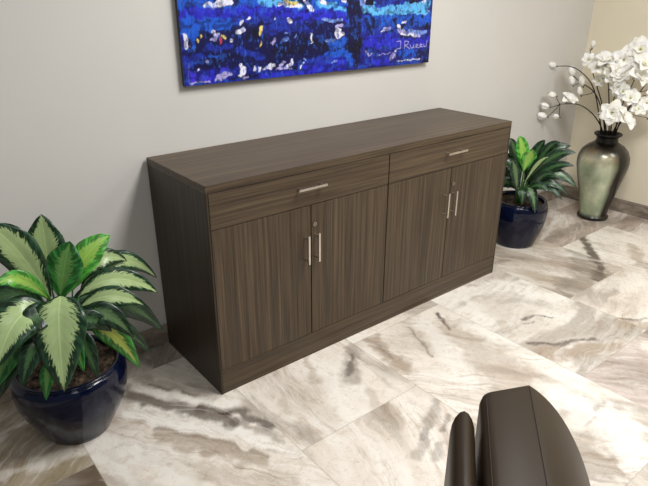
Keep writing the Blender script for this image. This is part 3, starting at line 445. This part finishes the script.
# ---- vase ----
VC = Vector((3.194, .108, 0))
vt = thing('floor_vase', 'tall brown and sage green glazed vase holding white blossoms', 'vase', VC)
prof = [(.088,0),(.100,.002),(.108,.012),(.106,.024),(.097,.032),(.096,.05),(.104,.10),(.120,.18),(.138,.26),(.157,.34),(.171,.41),(.174,.45),(.169,.49),(.152,.53),(.122,.563),(.092,.582),(.076,.592)]
P3 = []
for i in range(len(prof)-1):
    P3 += [(prof[i][0]+(prof[i+1][0]-prof[i][0])*t, prof[i][1]+(prof[i+1][1]-prof[i][1])*t) for t in (0, .5)]
P3.append(prof[-1]); P3 = [(a, b_*.955) for a, b_ in P3]
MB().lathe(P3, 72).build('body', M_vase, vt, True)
neck = [(.070,.585),(.076,.592),(.072,.605),(.070,.620),(.074,.632),(.088,.642),(.093,.650),(.090,.657),(.078,.655),(.062,.640),(.058,.61),(.058,.58)]
MB().lathe([(a, b_*.955) for a, b_ in neck], 64).build('neck', M_rim, vt, True)

# ---- blossom branches ----
def blossom(parent, O, c, r, kind, idx, tangent):
    r *= 1.03 if kind == 'o' else 1.5
    rr = random.Random(idx); c = Vector(c)-O
    look = (Vector((-.62, -.62, .38)) + Vector((rr.uniform(-.6,.6), rr.uniform(-.5,.5), rr.uniform(-.35,.5)))).normalized()
    if kind == 'b': look = (tangent*.8+Vector((rr.uniform(-.4,.1), -.3, .25))).normalized()
    xa = look.orthogonal().normalized(); ya = look.cross(xa); V, F = [], []
    layers = ((6, 1.0, 1.15), (5, .72, .72)) if kind == 'o' else ((5, .95, .62), (3, .85, .28))
    for n_, ln, op in layers:
        ph = rr.random()*6
        for k in range(n_):
            th = ph+2*math.pi*k/n_+rr.uniform(-.15, .15); rad = xa*math.cos(th)+ya*math.sin(th); tg = look.cross(rad)
            op2 = op+rr.uniform(-.2, .2)*(.5 if kind == 'b' else 1); n0 = len(V); nu, nv_ = 4, 6; Lr = r*ln*rr.uniform(.88, 1.12)
            for i in range(nv_+1):
                t = i/nv_; ang = op2*(.25+.75*t)
                if kind == 'b': ang = op2*(1.5-1.3*t)
                p_ = c+(rad*math.sin(ang)+look*math.cos(ang))*Lr*t + rad*.03*r
                wd = Lr*(.46 if kind == 'o' else .27)*(math.sin(math.pi*min(.97, .08+t*.88)))**.7
                nn = rad*math.cos(ang)-look*math.sin(ang)
                for j in range(nu+1):
                    u = -1+2*j/nu; V.append(p_+tg*u*wd-nn*(abs(u)**2)*wd*.38+nn*rr.uniform(-.02,.02)*r)
            for i in range(nv_):
                for j in range(nu): A = n0+i*(nu+1)+j; F.append((A, A+1, A+nu+2, A+nu+1))
    o = mesh('blossom' if kind == 'o' else 'flower_bud', V, F, M_petal, parent, True)
    sm = o.modifiers.new('thickness', 'SOLIDIFY'); sm.thickness = .0012
    if kind == 'o':
        m = MB()
        for k in range(9):
            d_ = (look+xa*rr.uniform(-.55,.55)+ya*rr.uniform(-.55,.55)).normalized(); m.tube([c, c+d_*r*.30, c+d_*r*.36], [.0012, .0015, .003], 6)
        m.build('stamens', M_stamen, o, True)
    m = MB(); m.tube([c-look*.014, c-look*.006, c+look*.006], [.0022, .005, .004], 8); m.build('calyx', M_calyx, o, True)
BL = ['bare arching twig with a single white bud at its far left tip',
      'low left twig with a cluster of small white buds',
      'curved twig with four white buds halfway up the left side',
      'upright twig with small half-open blossoms nearest the wall corner',
      'tall stem with big white blossoms at the upper middle of the bouquet',
      'tallest stem with a wide white blossom and a bud above it',
      'short stem with large blossoms hanging over the vase rim',
      'thick stem with the largest open blossom right of centre',
      'leaning stem with pale blossoms low on the right side',
      'rightmost leaning stem with blossoms high beside the cream wall']
for i, (path, bls) in enumerate(BRANCHES):
    O = Vector(path[0]); base = Vector((VC.x+(i-4.5)*.006, VC.y+((i*7) % 5-2)*.008, .30))
    t = thing('blossom_branch', BL[i]+', in the vase', 'flower branch', O, 0, 'white blossom branches in the floor vase')
    P = [base-O]+[Vector(p)-O for p in path]; Q = smooth_path(P, 6); n_ = len(Q)
    m = MB(); m.tube(Q, [.0060*(1-.62*k/(n_-1)) for k in range(n_)], 8)
    # side twigs reach to each blossom
    for c, r, k_ in bls:
        c_ = Vector(c)-O; q = min(Q[n_//2:], key=lambda z: (z-c_).length+max(0, z.z-c_.z+.02)*.6)
        if (q-c_).length > .012: 
            md = (q+c_)/2+Vector((0, 0, -.012)); m.tube([bez(q, md, c_, s/5) for s in range(6)], [.0026, .0024, .0022, .002, .0019, .0018], 6)
    m.build('stem', M_twig, t, True)
    for j, (c, r, k_) in enumerate(bls): blossom(t, O, c, r, k_, i*17+j, (Q[-1]-Q[-3]).normalized())

# ---- leather chair (seen at its back, lower right) ----
ch = thing('leather_chair', 'dark brown leather lounge chair in the lower right foreground', 'chair', (-.134, -1.293, 0), math.atan2(-.78, .63))
def extrude(profile, ys, name, m_, parent, rad, seg=4):
    # profile: list of (n, z); ys: function giving (y0, y1) per profile point
    n_ = len(profile); V = []; F = []
    for (x, z) in profile: V.append((x, ys(x, z)[0], z))
    for (x, z) in profile: V.append((x, ys(x, z)[1], z))
    for k in range(n_): k2 = (k+1) % n_; F.append((k, k+n_, k2+n_, k2))
    F.append(tuple(range(n_))); F.append(tuple(range(2*n_-1, n_-1, -1)))
    o = mesh(name, V, F, m_, parent, True); bm = bmesh.new(); bm.from_mesh(o.data); bmesh.ops.recalc_face_normals(bm, faces=bm.faces); bm.to_mesh(o.data); bm.free()
    bevel(o, rad, seg, 50); return o
front = [(.088, .85)]+[tuple(bez(Vector((.088, .85)), Vector((.205, .79)), Vector((.282, .46)), k/16)) for k in range(1, 17)]
cush = [(.0, .30), (-.003, .848)] + front[:] + [(.282, .30)]
bk = extrude(cush, lambda x, z: (-.52, .028+.5*min(x, .088) - max(0, x-.088)*.06), 'backrest', M_leather, ch, .022, 5)
m = MB(); ye = lambda x: .5*min(x, .088)
m.tube([(.088, -.51, .8505), (.088, .050, .8505)], .0008, 6); m.tube([(.008, -.51, .8495), (.008, .0, .8475)], .0008, 6); m.build('seam_piping', M_stitch, bk, True)
extrude([(-.054, .30), (-.053, .78)]+[(-.0315-.0215*math.cos(a*math.pi/8), .805+.040*math.sin(a*math.pi/8)) for a in range(0, 9)]+[(-.010, .78), (-.008, .30)], lambda x, z: (-.50, -.030-28*abs(x+.0315)**2), 'back_panel', M_leather, ch, .012, 5)
extrude([(.290, .30), (.290, .43), (.32, .45), (.72, .45), (.76, .43), (.77, .40), (.77, .30)], lambda x, z: (-.52, .03), 'seat', M_leather, ch, .02)
bevel(MB().box(-.06, .74, -.50, .01, .25, .299).build('frame', M_leg, ch), .004)
for x in (-.02, .69):
    for y in (-.46, -.04): MB().tube([(x, y, 0), (x, y, .252)], [.013, .02], 14).build('leg', M_leg, ch)
